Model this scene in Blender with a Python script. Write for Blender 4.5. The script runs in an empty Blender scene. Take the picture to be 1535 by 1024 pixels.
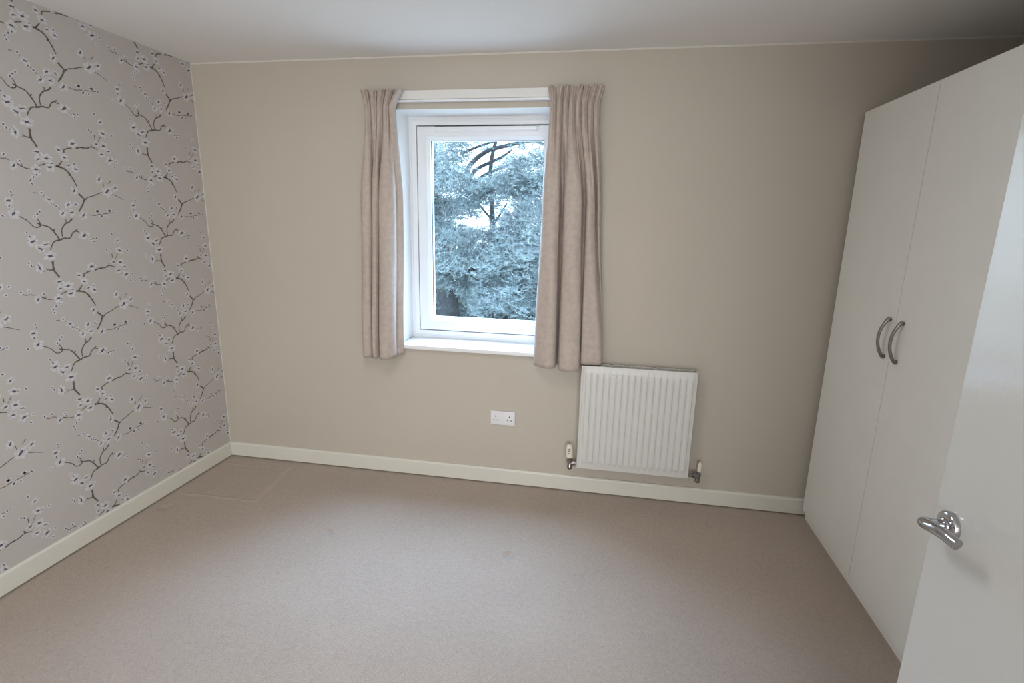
import bpy, bmesh, math, random
import numpy as np
from mathutils import Vector, Matrix

C = bpy.context.scene.collection
scene = bpy.context.scene
rnd = random.Random(7)

# ------------------------------------------------------------------ camera
cam_data = bpy.data.cameras.new('camera')
cam = bpy.data.objects.new('camera', cam_data)
C.objects.link(cam)
right = Vector((0.98444399, 0.17452276, 0.02029385))
up = Vector((-0.05845778, 0.21642501, 0.97454754))
fwd = Vector((-0.16568863, 0.9605738, -0.22326052))
m = Matrix(((right.x, up.x, -fwd.x, 2.38508), (right.y, up.y, -fwd.y, -2.88274), (right.z, up.z, -fwd.z, 1.56062), (0, 0, 0, 1)))
cam.matrix_world = m
cam_data.sensor_width = 36.0
cam_data.lens = 785.725 / 1535 * 36.0
cam_data.clip_start = 0.02
cam_data.clip_end = 200
scene.camera = cam

# ------------------------------------------------------------------ light and exposure
scene.view_settings.view_transform = 'Standard'
scene.view_settings.look = 'None'
scene.view_settings.gamma = 1.0
scene.view_settings.use_curve_mapping = False
scene.view_settings.exposure = 0.0

SKY = 3.0
world = bpy.data.worlds.new('overcast_sky')
scene.world = world
world.use_nodes = True
wn = world.node_tree
wn.nodes['Background'].inputs['Color'].default_value = (0.66, 0.84, 1.0, 1)
wn.nodes['Background'].inputs['Strength'].default_value = SKY

def sun(name, direction, strength, angle, color):
    l = bpy.data.lights.new(name, 'SUN')
    l.energy = strength
    l.angle = math.radians(angle)
    l.color = color
    o = bpy.data.objects.new(name, l)
    o.rotation_euler = Vector(direction).to_track_quat('-Z', 'Y').to_euler()
    o.location = (1.7, 5, 7)
    C.objects.link(o)
    return o

def area(name, loc, direction, sx, sy, power, color, spread=180):
    l = bpy.data.lights.new(name, 'AREA')
    l.shape = 'RECTANGLE'
    l.size, l.size_y = sx, sy
    l.energy = power
    l.color = color
    l.spread = math.radians(spread)
    o = bpy.data.objects.new(name, l)
    o.location = loc
    o.rotation_euler = Vector(direction).to_track_quat('-Z', 'Y').to_euler()
    C.objects.link(o)
    return o

# daylight from the bright overcast sky above the trees, falling in through the window
area('sky_daylight', (1.0, 1.9, 3.9), (0.22, -3.4, -3.9), 4.5, 2.6, 1620.0, (0.44, 0.65, 1.0))
area('window_daylight', (1.68, 0.34, 1.45), (0, -1, -0.12), 0.86, 1.2, 8.0, (0.72, 0.85, 1.0))
# two added fill lights without fixtures: one behind the camera, one overhead
area('rear_fill', (2.85, -5.6, 1.25), (-0.06, 1, 0), 2.45, 2.2, 124.0, (0.99, 1.01, 1.04))
area('overhead_fill', (1.7, -1.7, 2.37), (0.0, 0.001, -1), 0.5, 0.5, 11.0, (0.95, 0.98, 1.0))

# ------------------------------------------------------------------ materials
def mat(name, color, rough=0.6, metallic=0.0, spec=0.5, noise=None, bump=None, sheen=0.0, coat=0.0):
    """noise = (scale, amount, detail): tone variation; bump = (scale, strength, distance)"""
    mt = bpy.data.materials.new(name)
    mt.use_nodes = True
    nt = mt.node_tree
    b = nt.nodes['Principled BSDF']
    b.inputs['Base Color'].default_value = (*color, 1)
    b.inputs['Roughness'].default_value = rough
    b.inputs['Metallic'].default_value = metallic
    b.inputs['Specular IOR Level'].default_value = spec
    if sheen:
        b.inputs['Sheen Weight'].default_value = sheen
        b.inputs['Sheen Roughness'].default_value = 0.4
    if coat:
        b.inputs['Coat Weight'].default_value = coat
        b.inputs['Coat Roughness'].default_value = 0.08
    tc = nt.nodes.new('ShaderNodeTexCoord')
    if noise:
        n = nt.nodes.new('ShaderNodeTexNoise')
        n.inputs['Scale'].default_value = noise[0]
        n.inputs['Detail'].default_value = noise[2] if len(noise) > 2 else 3
        nt.links.new(tc.outputs['Object'], n.inputs['Vector'])
        r = nt.nodes.new('ShaderNodeMapRange')
        r.inputs['From Min'].default_value = 0.3
        r.inputs['From Max'].default_value = 0.7
        r.inputs['To Min'].default_value = 1 - noise[1]
        r.inputs['To Max'].default_value = 1 + noise[1]
        nt.links.new(n.outputs['Fac'], r.inputs['Value'])
        v = nt.nodes.new('ShaderNodeVectorMath')
        v.operation = 'SCALE'
        v.inputs[0].default_value = color
        nt.links.new(r.outputs['Result'], v.inputs['Scale'])
        nt.links.new(v.outputs['Vector'], b.inputs['Base Color'])
    if bump:
        n2 = nt.nodes.new('ShaderNodeTexNoise')
        n2.inputs['Scale'].default_value = bump[0]
        n2.inputs['Detail'].default_value = 4
        nt.links.new(tc.outputs['Object'], n2.inputs['Vector'])
        bp = nt.nodes.new('ShaderNodeBump')
        bp.inputs['Strength'].default_value = bump[1]
        bp.inputs['Distance'].default_value = bump[2]
        nt.links.new(n2.outputs['Fac'], bp.inputs['Height'])
        nt.links.new(bp.outputs['Normal'], b.inputs['Normal'])
    return mt

M = {}
M['wall'] = mat('beige_wall_paint', (0.50, 0.455, 0.385), 0.75, spec=0.3, noise=(1.3, 0.02), bump=(90, 0.12, 0.003))
M['ceiling'] = mat('white_ceiling_paint', (0.84, 0.83, 0.81), 0.85, spec=0.2, bump=(60, 0.1, 0.003))
M['paint_line'] = mat('ceiling_paint_line', (0.64, 0.615, 0.555), 0.8, spec=0.2, noise=(20, 0.05))
M['wallpaper'] = mat('grey_silk_wallpaper', (0.50, 0.465, 0.44), 0.55, spec=0.4, noise=(2.0, 0.02), bump=(160, 0.08, 0.002))
M['print_branch'] = mat('branch_print', (0.115, 0.098, 0.082), 0.6, spec=0.3, noise=(60, 0.25))
M['print_petal'] = mat('petal_print', (0.59, 0.575, 0.59), 0.55, spec=0.4, noise=(80, 0.12))
M['print_centre'] = mat('flower_centre_print', (0.10, 0.088, 0.10), 0.6, spec=0.3, noise=(90, 0.2))
M['skirting'] = mat('cream_gloss_skirting', (0.67, 0.65, 0.58), 0.35, noise=(3, 0.02))
M['upvc'] = mat('white_upvc', (0.80, 0.81, 0.82), 0.3, noise=(4, 0.01))
M['upvc_gap'] = mat('dark_gasket_and_shade', (0.04, 0.04, 0.04), 0.7, noise=(30, 0.2))
M['reveal'] = mat('white_reveal_lining', (0.80, 0.80, 0.80), 0.45, noise=(3, 0.01))
M['batten'] = mat('white_batten_paint', (0.74, 0.73, 0.70), 0.5, noise=(5, 0.02))
M['radiator'] = mat('white_radiator_enamel', (0.63, 0.62, 0.585), 0.38, noise=(3, 0.01))
M['grille'] = mat('radiator_grille_enamel', (0.62, 0.60, 0.55), 0.45, noise=(8, 0.05))
M['dark'] = mat('dark_void', (0.03, 0.03, 0.03), 0.9, noise=(30, 0.2))
M['chrome'] = mat('polished_chrome', (0.46, 0.46, 0.48), 0.08, 1.0, noise=(6, 0.02))
M['valve_metal'] = mat('tarnished_chrome', (0.36, 0.35, 0.34), 0.25, 1.0, noise=(40, 0.25))
M['valve_cap'] = mat('cream_valve_plastic', (0.74, 0.71, 0.60), 0.4, noise=(10, 0.02))
M['print_dark'] = mat('dark_scale_print', (0.07, 0.07, 0.07), 0.6, noise=(50, 0.1))
M['socket'] = mat('white_socket_plastic', (0.74, 0.73, 0.74), 0.35, noise=(8, 0.01))
M['wardrobe'] = mat('offwhite_wardrobe_laminate', (0.86, 0.855, 0.81), 0.42, noise=(6, 0.015), bump=(300, 0.03, 0.001))
M['bow'] = mat('brushed_pewter', (0.30, 0.275, 0.26), 0.35, 1.0, noise=(50, 0.15))
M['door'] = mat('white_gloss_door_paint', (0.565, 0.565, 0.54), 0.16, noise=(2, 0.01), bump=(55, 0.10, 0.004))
M['ground'] = mat('grass_ground', (0.10, 0.13, 0.08), 0.9, noise=(3, 0.4, 6), bump=(20, 0.6, 0.05))
M['bark'] = mat('grey_cedar_bark', (0.13, 0.135, 0.15), 0.85, noise=(9, 0.35, 6), bump=(30, 0.8, 0.03))
M['needles'] = mat('blue_cedar_needles', (0.47, 0.555, 0.585), 0.55, noise=(1.9, 0.5, 6))
M['needles_dark'] = mat('dark_green_needles', (0.09, 0.12, 0.10), 0.6, noise=(2.5, 0.35, 5))

def node(nt, kind, **kw):
    n = nt.nodes.new(kind)
    for k, v in kw.items():
        setattr(n, k, v)
    return n

def carpet_material():
    mt = bpy.data.materials.new('beige_twist_carpet')
    mt.use_nodes = True
    nt = mt.node_tree
    b = nt.nodes['Principled BSDF']
    b.inputs['Roughness'].default_value = 0.95
    b.inputs['Specular IOR Level'].default_value = 0.1
    b.inputs['Sheen Weight'].default_value = 0.25
    b.inputs['Sheen Roughness'].default_value = 0.6
    tc = node(nt, 'ShaderNodeTexCoord')
    L = nt.links.new
    def noise(scale, detail, rough=0.5):
        n = node(nt, 'ShaderNodeTexNoise')
        n.inputs['Scale'].default_value = scale
        n.inputs['Detail'].default_value = detail
        n.inputs['Roughness'].default_value = rough
        L(tc.outputs['Object'], n.inputs['Vector'])
        return n.outputs['Fac']
    def math_(op, a, bb=None, c=None):
        n = node(nt, 'ShaderNodeMath', operation=op)
        for i, v in enumerate((a, bb, c)):
            if v is None:
                continue
            if isinstance(v, (int, float)):
                n.inputs[i].default_value = v
            else:
                L(v, n.inputs[i])
        return n.outputs[0]
    sep = node(nt, 'ShaderNodeSeparateXYZ')
    L(tc.outputs['Object'], sep.inputs[0])
    X, Y = sep.outputs['X'], sep.outputs['Y']
    fine = noise(150, 5, 0.8)
    mid = noise(45, 4, 0.6)
    big = noise(2.2, 4, 0.6)
    # ridges left in the pile where a cabinet stood: two straight worn lines
    wob = math_('MULTIPLY', math_('SUBTRACT', noise(9, 3), 0.5), 0.05)
    Xw = math_('ADD', X, wob)
    Yw = math_('ADD', Y, wob)
    def line(coord, at, width, other, lo, hi):
        d = math_('ABSOLUTE', math_('SUBTRACT', coord, at))
        s = math_('SUBTRACT', 1.0, math_('MINIMUM', math_('DIVIDE', d, width), 1.0))
        inside = math_('MULTIPLY', math_('GREATER_THAN', other, lo), math_('LESS_THAN', other, hi))
        return math_('MULTIPLY', s, inside)
    Xs = math_('ADD', Xw, math_('MULTIPLY', Y, 0.12))
    ridge = math_('MAXIMUM', line(Xs, 0.475, 0.030, Y, -0.5, -0.10), line(Yw, -0.505, 0.016, X, 0.06, 0.54))
    ridge = math_('MAXIMUM', ridge, math_('MULTIPLY', line(Yw, -0.115, 0.012, X, 0.05, 0.50), 0.5))
    # dents left by furniture feet
    def dent(x, y, r):
        dx = math_('SUBTRACT', X, x)
        dy = math_('SUBTRACT', Y, y)
        d = math_('SQRT', math_('ADD', math_('MULTIPLY', dx, dx), math_('MULTIPLY', dy, dy)))
        return math_('SUBTRACT', 1.0, math_('MINIMUM', math_('DIVIDE', d, r), 1.0))
    dents = math_('MAXIMUM', dent(2.014, -0.69, 0.032), math_('MAXIMUM', math_('MULTIPLY', dent(1.073, -0.695, 0.032), 0.8), math_('MULTIPLY', dent(0.10, -0.66, 0.045), 0.5)))
    tone = math_('ADD', math_('MULTIPLY', math_('SUBTRACT', fine, 0.5), 1.15), math_('ADD', math_('MULTIPLY', math_('SUBTRACT', mid, 0.5), 0.32), math_('MULTIPLY', math_('SUBTRACT', big, 0.5), 0.22)))
    tone = math_('ADD', tone, math_('ADD', 1.0, math_('MULTIPLY', math_('MULTIPLY', ridge, math_('ADD', 0.4, mid)), 0.16)))
    tone = math_('ADD', tone, math_('MULTIPLY', dents, 0.12))
    v = node(nt, 'ShaderNodeVectorMath', operation='SCALE')
    v.inputs[0].default_value = CARPET
    L(tone, v.inputs['Scale'])
    L(v.outputs['Vector'], b.inputs['Base Color'])
    h = math_('ADD', math_('MULTIPLY', fine, 0.5), math_('MULTIPLY', mid, 0.35))
    h = math_('ADD', h, math_('MULTIPLY', ridge, 0.5))
    h = math_('SUBTRACT', h, math_('MULTIPLY', dents, 3.0))
    bp = node(nt, 'ShaderNodeBump')
    bp.inputs['Strength'].default_value = 0.9
    bp.inputs['Distance'].default_value = 0.010
    L(h, bp.inputs['Height'])
    L(bp.outputs['Normal'], b.inputs['Normal'])
    return mt
CARPET = (0.45, 0.36, 0.288)
M['carpet'] = carpet_material()

def curtain_material():
    mt = mat('taupe_linen', (0.48, 0.40, 0.345), 0.6, spec=0.4, noise=(40, 0.10, 4), sheen=0.2)
    nt = mt.node_tree
    b = nt.nodes['Principled BSDF']
    tc = nt.nodes['Texture Coordinate']
    mp = node(nt, 'ShaderNodeMapping')
    mp.inputs['Scale'].default_value = (260, 260, 700)
    nt.links.new(tc.outputs['Object'], mp.inputs['Vector'])
    n = node(nt, 'ShaderNodeTexNoise')
    n.inputs['Scale'].default_value = 1.0
    nt.links.new(mp.outputs['Vector'], n.inputs['Vector'])
    bp = node(nt, 'ShaderNodeBump')
    bp.inputs['Strength'].default_value = 0.25
    bp.inputs['Distance'].default_value = 0.002
    nt.links.new(n.outputs['Fac'], bp.inputs['Height'])
    nt.links.new(bp.outputs['Normal'], b.inputs['Normal'])
    # thin cloth lets some light through
    tr = node(nt, 'ShaderNodeBsdfTranslucent')
    tr.inputs['Color'].default_value = (0.5, 0.42, 0.37, 1)
    mx = node(nt, 'ShaderNodeMixShader')
    mx.inputs[0].default_value = 0.06
    out = nt.nodes['Material Output']
    nt.links.new(b.outputs[0], mx.inputs[1])
    nt.links.new(tr.outputs[0], mx.inputs[2])
    nt.links.new(mx.outputs[0], out.inputs['Surface'])
    return mt
M['curtain'] = curtain_material()

def glass_material():
    mt = bpy.data.materials.new('window_glass')
    mt.use_nodes = True
    nt = mt.node_tree
    nt.nodes.remove(nt.nodes['Principled BSDF'])
    out = nt.nodes['Material Output']
    t = node(nt, 'ShaderNodeBsdfTransparent')
    t.inputs['Color'].default_value = (0.95, 0.98, 0.99, 1)
    g = node(nt, 'ShaderNodeBsdfGlossy')
    g.inputs['Roughness'].default_value = 0.02
    # Schlick reflectance, the same from both sides of the pane
    ge = node(nt, 'ShaderNodeNewGeometry')
    dt = node(nt, 'ShaderNodeVectorMath', operation='DOT_PRODUCT')
    nt.links.new(ge.outputs['Normal'], dt.inputs[0])
    nt.links.new(ge.outputs['Incoming'], dt.inputs[1])
    prev = dt.outputs['Value']
    f = None
    for op, v in (('ABSOLUTE', None), ('SUBTRACT', 1.0), ('POWER', 5.0), ('MULTIPLY_ADD', 0.9)):
        f = node(nt, 'ShaderNodeMath', operation=op)
        if op == 'SUBTRACT':
            f.inputs[0].default_value = 1.0
            nt.links.new(prev, f.inputs[1])
        else:
            nt.links.new(prev, f.inputs[0])
            if v is not None: f.inputs[1].default_value = v
        if op == 'MULTIPLY_ADD': f.inputs[2].default_value = 0.02
        prev = f.outputs[0]
    mx = node(nt, 'ShaderNodeMixShader')
    nt.links.new(f.outputs[0], mx.inputs[0])
    nt.links.new(t.outputs[0], mx.inputs[1])
    nt.links.new(g.outputs[0], mx.inputs[2])
    nt.links.new(mx.outputs[0], out.inputs['Surface'])
    return mt
M['glass'] = glass_material()

# ------------------------------------------------------------------ helpers
def link_mesh(name, me, parent=None):
    o = bpy.data.objects.new(name, me)
    C.objects.link(o)
    if parent:
        o.parent = parent
    return o

def obj(name, bm, material, parent=None, smooth=False):
    me = bpy.data.meshes.new(name)
    bmesh.ops.recalc_face_normals(bm, faces=bm.faces)
    bm.to_mesh(me)
    bm.free()
    me.materials.append(material)
    if smooth:
        me.polygons.foreach_set('use_smooth', [True] * len(me.polygons))
        try:
            me.set_sharp_from_angle(angle=math.radians(40))
        except Exception:
            pass
    return link_mesh(name, me, parent)

def empty(name, loc=(0, 0, 0)):
    o = bpy.data.objects.new(name, None)
    o.empty_display_size = 0.1
    o.location = loc
    C.objects.link(o)
    return o

def tag(o, label=None, cat=None, group=None, kind=None):
    if label: o['label'] = label
    if cat: o['category'] = cat
    if group: o['group'] = group
    if kind: o['kind'] = kind
    return o

def at_base(o, base):
    """parts are written in room coordinates; move the parent empty to its base and shift its parts back"""
    base = Vector(base)
    for ch in o.children:
        ch.location = Vector(ch.location) - base
    o.location = base

def box(bm, lo, hi, bevel=0.0, seg=2):
    r = bmesh.ops.create_cube(bm, size=1.0)
    vs = r['verts']
    lo, hi = Vector(lo), Vector(hi)
    for v in vs:
        v.co = Vector(((lo.x + hi.x) / 2 + v.co.x * (hi.x - lo.x), (lo.y + hi.y) / 2 + v.co.y * (hi.y - lo.y), (lo.z + hi.z) / 2 + v.co.z * (hi.z - lo.z)))
    if bevel > 0:
        es = {e for v in vs for e in v.link_edges}
        bmesh.ops.bevel(bm, geom=list(es), offset=bevel, segments=seg, affect='EDGES', profile=0.5)

def boxm(lo, hi, bevel=0.0, seg=2):
    bm = bmesh.new()
    box(bm, lo, hi, bevel, seg)
    return bm

def catmull(pts, n):
    P = [Vector(p) for p in pts]
    P = [P[0] * 2 - P[1]] + P + [P[-1] * 2 - P[-2]]
    out = []
    segs = len(P) - 3
    for i in range(n):
        t = i / (n - 1) * segs
        k = min(int(t), segs - 1)
        f = t - k
        a, b, c, d = P[k:k + 4]
        out.append(0.5 * ((2 * b) + (c - a) * f + (2 * a - 5 * b + 4 * c - d) * f * f + (3 * b - a - 3 * c + d) * f ** 3))
    return out

def tube(bm, pts, radii, seg=12, cap=True, squash=1.0, ref=(0, 0, 1)):
    """swept round section through pts; squash flattens it along the frame's second axis"""
    P = [Vector(p) for p in pts]
    if isinstance(radii, (int, float)):
        radii = [radii] * len(P)
    rings = []
    prev = None
    for i, p in enumerate(P):
        t = (P[min(i + 1, len(P) - 1)] - P[max(i - 1, 0)]).normalized()
        if prev is None:
            a = Vector(ref)
            if abs(a.dot(t)) > 0.95:
                a = Vector((1, 0, 0)) if abs(t.x) < 0.9 else Vector((0, 1, 0))
            n = (a - t * a.dot(t)).normalized()
        else:
            n = (prev - t * prev.dot(t)).normalized()
        prev = n
        b = t.cross(n)
        rings.append([bm.verts.new(p + n * (math.cos(2 * math.pi * k / seg) * radii[i]) + b * (math.sin(2 * math.pi * k / seg) * radii[i] * squash)) for k in range(seg)])
    for r0, r1 in zip(rings, rings[1:]):
        for k in range(seg):
            bm.faces.new((r0[k], r0[(k + 1) % seg], r1[(k + 1) % seg], r1[k]))
    if cap:
        bm.faces.new(rings[0][::-1])
        bm.faces.new(rings[-1])

def lathe(bm, profile, origin, axis, seg=24):
    """profile [(r, h)...] turned about axis from origin"""
    ax = Vector(axis).normalized()
    ref = Vector((0, 0, 1)) if abs(ax.z) < 0.9 else Vector((1, 0, 0))
    u = ax.cross(ref).normalized()
    w = ax.cross(u)
    o = Vector(origin)
    rings = []
    for r, h in profile:
        rings.append([bm.verts.new(o + ax * h + (u * math.cos(2 * math.pi * k / seg) + w * math.sin(2 * math.pi * k / seg)) * max(r, 1e-5)) for k in range(seg)])
    for r0, r1 in zip(rings, rings[1:]):
        for k in range(seg):
            bm.faces.new((r0[k], r0[(k + 1) % seg], r1[(k + 1) % seg], r1[k]))
    bm.faces.new(rings[0][::-1])
    bm.faces.new(rings[-1])

BRANCH = [(0.005,[(-0.004,-0.005),(-0.013,-0.025),(-0.025,-0.042),(-0.038,-0.058)]),(0.004,[(-0.073,-0.089),(-0.092,-0.105),(-0.107,-0.111),(-0.119,-0.122),(-0.13,-0.139),(-0.132,-0.157),(-0.131,-0.172)]),(0.003,[(-0.104,-0.093),(-0.105,-0.11)]),(0.004,[(-0.145,-0.183),(-0.126,-0.175),(-0.106,-0.176),(-0.094,-0.17),(-0.084,-0.154),(-0.071,-0.145),(-0.057,-0.137)]),(0.003,[(-0.071,-0.145),(-0.05,-0.15)]),(0.004,[(-0.145,-0.183),(-0.157,-0.16),(-0.17,-0.141),(-0.183,-0.126),(-0.202,-0.12),(-0.217,-0.115),(-0.23,-0.11)]),(0.004,[(-0.167,-0.141),(-0.16,-0.135)]),(0.003,[(-0.217,-0.115),(-0.222,-0.124),(-0.239,-0.127),(-0.251,-0.12),(-0.263,-0.103),(-0.279,-0.091),(-0.3,-0.08)]),(0.003,[(-0.217,-0.113),(-0.221,-0.101),(-0.228,-0.089)]),(0.004,[(-0.145,-0.183),(-0.163,-0.185),(-0.176,-0.193),(-0.185,-0.207),(-0.194,-0.224)]),(0.006,[(-0.193,-0.273),(-0.194,-0.31),(-0.185,-0.327),(-0.174,-0.345)]),(0.003,[(-0.194,-0.311),(-0.217,-0.308),(-0.227,-0.302)]),(0.001,[(-0.221,-0.31),(-0.243,-0.315)]),(0.004,[(-0.063,-0.354),(-0.062,-0.342),(-0.045,-0.334),(-0.024,-0.328)]),(0.004,[(-0.005,-0.328),(0.018,-0.321),(0.049,-0.32),(0.073,-0.311),(0.1,-0.32)]),(0.003,[(0.073,-0.311),(0.072,-0.299)]),(0.005,[(-0.11,-0.414),(-0.096,-0.416),(-0.074,-0.423),(-0.056,-0.439),(-0.041,-0.464),(-0.028,-0.494)]),(0.004,[(-0.101,-0.416),(-0.09,-0.404),(-0.079,-0.391)]),(0.004,[(-0.06,-0.447),(-0.048,-0.449)]),(0.006,[(-0.025,-0.527),(-0.011,-0.541),(0.003,-0.554)]),(0.003,[(0.003,-0.554),(0.014,-0.542),(0.041,-0.534),(0.066,-0.524),(0.091,-0.514)]),(0.003,[(-0.152,-0.409),(-0.168,-0.415),(-0.18,-0.42)]),(0.003,[(-0.266,-0.421),(-0.241,-0.434),(-0.219,-0.437)]),(0.002,[(-0.346,-0.388),(-0.33,-0.405),(-0.309,-0.405),(-0.293,-0.411)]),(0.001,[(-0.31,-0.388),(-0.303,-0.407)]),(0.002,[(-0.255,-0.408),(-0.247,-0.427)]),(0.002,[(-0.19,0.017),(-0.181,0.003)]),(0.002,[(-0.223,0.016),(-0.206,0.015)]),(0.002,[(-0.159,-0.023),(-0.134,-0.038),(-0.122,-0.051)]),(0.002,[(0.009,-0.071),(0.04,-0.074),(0.06,-0.069),(0.072,-0.077)]),(0.002,[(0.06,-0.069),(0.108,-0.063),(0.146,-0.057)]),(0.002,[(0.128,-0.257),(0.109,-0.284)]),(0.003,[(0.096,-0.255),(0.096,-0.275)]),(0.002,[(0.141,-0.518),(0.173,-0.53),(0.206,-0.545)]),(0.002,[(0.104,-0.47),(0.107,-0.488)]),(0.002,[(0.148,-0.458),(0.13,-0.472)]),(0.002,[(-0.009,-0.177),(0.017,-0.181),(0.039,-0.176)]),(0.001,[(-0.007,-0.183),(0.015,-0.196)]),(0.001,[(-0.277,-0.148),(-0.268,-0.165)]),(0.002,[(-0.292,-0.273),(-0.283,-0.284),(-0.269,-0.291)]),(0.001,[(-0.212,-0.469),(-0.227,-0.484)]),(0.002,[(-0.301,-0.532),(-0.31,-0.55)])]
FLOWER = [(-0.165,-0.009,0.016,-20),(-0.082,-0.029,0.016,30),(-0.045,-0.026,0.013,-40),(-0.071,-0.062,0.016,0),(-0.113,-0.067,0.018,45),(-0.019,-0.075,0.018,40),(-0.325,-0.02,0.017,0),(-0.314,-0.071,0.023,50),(-0.03,-0.165,0.023,35),(-0.262,-0.186,0.022,25),(-0.211,-0.2,0.016,0),(-0.235,-0.217,0.017,-30),(-0.199,-0.25,0.022,10),(-0.252,-0.297,0.02,90),(0.134,-0.194,0.015,40),(0.14,-0.242,0.022,-15),(0.099,-0.296,0.014,0),(0.135,-0.3,0.019,0),(0.157,-0.322,0.014,0),(0.119,-0.339,0.018,0),(0.158,-0.363,0.022,20),(-0.019,-0.309,0.021,12),(-0.086,-0.345,0.014,0),(-0.066,-0.374,0.016,0),(-0.051,-0.406,0.012,40),(-0.022,-0.419,0.017,-10),(-0.18,-0.364,0.016,0),(-0.144,-0.387,0.019,15),(0.087,-0.455,0.017,60),(0.165,-0.49,0.016,45),(0.072,-0.078,0.014,60),(-0.181,-0.394,0.015,25),(-0.137,-0.422,0.018,0),(-0.125,-0.406,0.009,0),(-0.195,-0.436,0.021,0),(-0.281,-0.429,0.017,50),(0.12,-0.508,0.024,45),(-0.043,-0.514,0.017,60)]
BUD = [(-0.31,0.014),(-0.326,-0.041),(-0.357,-0.081),(-0.211,-0.061),(-0.223,-0.072),(-0.234,-0.083),(-0.268,-0.165),(-0.278,-0.148),(-0.283,-0.285),(-0.292,-0.273),(0.071,-0.238),(0.083,-0.245),(0.186,-0.244),(0.179,-0.395),(0.195,-0.362),(0.112,-0.051),(0.146,-0.057),(0.049,-0.054),(0.099,-0.078),(0.111,-0.161),(-0.024,-0.397),(-0.157,-0.025),(-0.136,-0.037),(0.012,-0.194),(-0.002,-0.184),(0.028,-0.179),(-0.19,0.017),(-0.343,-0.391),(-0.255,-0.408),(-0.311,-0.389),(-0.212,-0.469),(-0.197,-0.459),(-0.226,-0.482),(-0.223,-0.496),(0.122,-0.6),(0.059,-0.603)]
BOUGHS = [(0,0.26,260,[(-0.07,6.6,2.99),(-0.43,6.4,2.86),(-0.85,6.2,2.56),(-1.14,6.0,2.3)]),(0,0.24,260,[(-0.23,7.0,2.67),(-0.58,6.8,2.63),(-1.0,6.6,2.35),(-1.31,6.4,2.07)]),(0,0.24,260,[(-0.12,6.8,2.3),(-0.54,6.65,2.36),(-0.97,6.5,2.08)]),(0,0.16,220,[(-0.88,6.6,2.0),(-0.28,6.7,2.18),(0.26,6.8,2.2),(0.79,6.9,2.34)]),(0,0.22,300,[(-1.25,7.2,1.78),(-0.85,7.3,1.86),(-0.34,7.4,1.95),(0.01,7.5,2.05)]),(0,0.16,160,[(-1.23,7.0,1.49),(-0.89,7.0,1.62),(-0.43,7.0,1.66)]),(1,0.22,260,[(1.59,7.2,2.85),(1.18,7.05,2.68),(0.78,6.9,2.58),(0.54,6.75,2.51)]),(1,0.2,240,[(1.64,6.8,2.38),(1.18,6.7,2.34),(0.78,6.6,2.29),(0.44,6.5,2.24)]),(1,0.24,260,[(1.63,7.1,1.96),(1.18,6.95,2.07),(0.75,6.8,2.11),(0.41,6.65,2.02)]),(1,0.24,240,[(1.67,6.8,1.66),(1.22,6.7,1.73),(0.85,6.6,1.84)]),(1,0.24,260,[(1.69,6.6,1.43),(1.25,6.5,1.46),(0.83,6.4,1.56),(0.58,6.3,1.52)]),(0,0.24,260,[(-1.09,6.6,1.31),(-0.7,6.6,1.38),(-0.25,6.6,1.3)]),(0,0.18,300,[(-0.98,6.3,1.05),(-0.31,6.35,1.26),(0.17,6.4,1.32),(0.67,6.45,1.21),(1.12,6.5,1.07)]),(1,0.22,280,[(1.68,6.9,1.34),(1.06,6.9,1.23),(0.56,6.9,1.16)]),(0,0.22,300,[(-1.09,6.4,0.8),(-0.51,6.4,0.93),(0.11,6.4,1.05),(0.66,6.4,0.98)]),(1,0.22,300,[(1.72,6.5,1.01),(1.19,6.5,0.96),(0.64,6.5,0.85),(0.25,6.5,0.72)]),(0,0.16,200,[(-0.98,6.1,0.59),(-0.54,6.1,0.75),(-0.11,6.1,0.79)]),(1,0.24,320,[(1.72,6.7,0.68),(1.12,6.65,0.64),(0.57,6.6,0.57),(0.17,6.55,0.43)]),(1,0.22,320,[(1.75,6.5,0.42),(1.15,6.45,0.36),(0.61,6.4,0.33),(0.13,6.35,0.17)]),(0,0.12,90,[(-0.71,6.4,0.41),(-0.43,6.4,0.43),(-0.2,6.4,0.37)]),(1,0.16,140,[(1.68,7.4,3.1),(1.19,7.4,3.11),(0.56,7.4,3.07)]),(0,0.14,120,[(-1.14,7.4,3.18),(-0.47,7.4,3.14),(0.18,7.4,3.09)]),(1,0.2,260,[(1.73,6.2,1.16),(1.22,6.2,1.12),(0.76,6.2,1.04),(0.4,6.2,0.95)]),(0,0.18,240,[(-0.89,6.2,0.71),(-0.41,6.2,0.84),(0.13,6.2,0.91),(0.56,6.2,0.8)]),(1,0.2,260,[(1.75,6.3,0.58),(1.23,6.3,0.54),(0.71,6.3,0.47),(0.23,6.3,0.33)]),(0,0.14,160,[(-0.21,6.9,0.51),(0.08,6.9,0.64),(0.44,6.9,0.7),(0.83,6.9,0.67)]),(1,0.18,240,[(1.77,6.2,0.3),(1.25,6.2,0.26),(0.77,6.2,0.24),(0.33,6.2,0.11)]),(0,0.16,180,[(-0.39,7.2,0.14),(-0.12,7.2,0.31),(0.26,7.2,0.38),(0.72,7.2,0.34)]),(0,0.22,220,[(-0.47,7.4,1.95),(-0.07,7.4,2.15),(0.45,7.4,2.21),(0.97,7.4,2.11)]),(1,0.2,200,[(1.61,7.3,2.19),(1.23,7.3,2.26),(0.85,7.3,2.23)]),(0,0.18,160,[(-0.05,7.3,1.72),(-0.31,7.3,1.8),(-0.85,7.3,1.74),(-1.26,7.3,1.65)]),(1,0.16,140,[(0.89,7.2,1.59),(0.57,7.2,1.4),(0.31,7.2,1.2)])]
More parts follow.
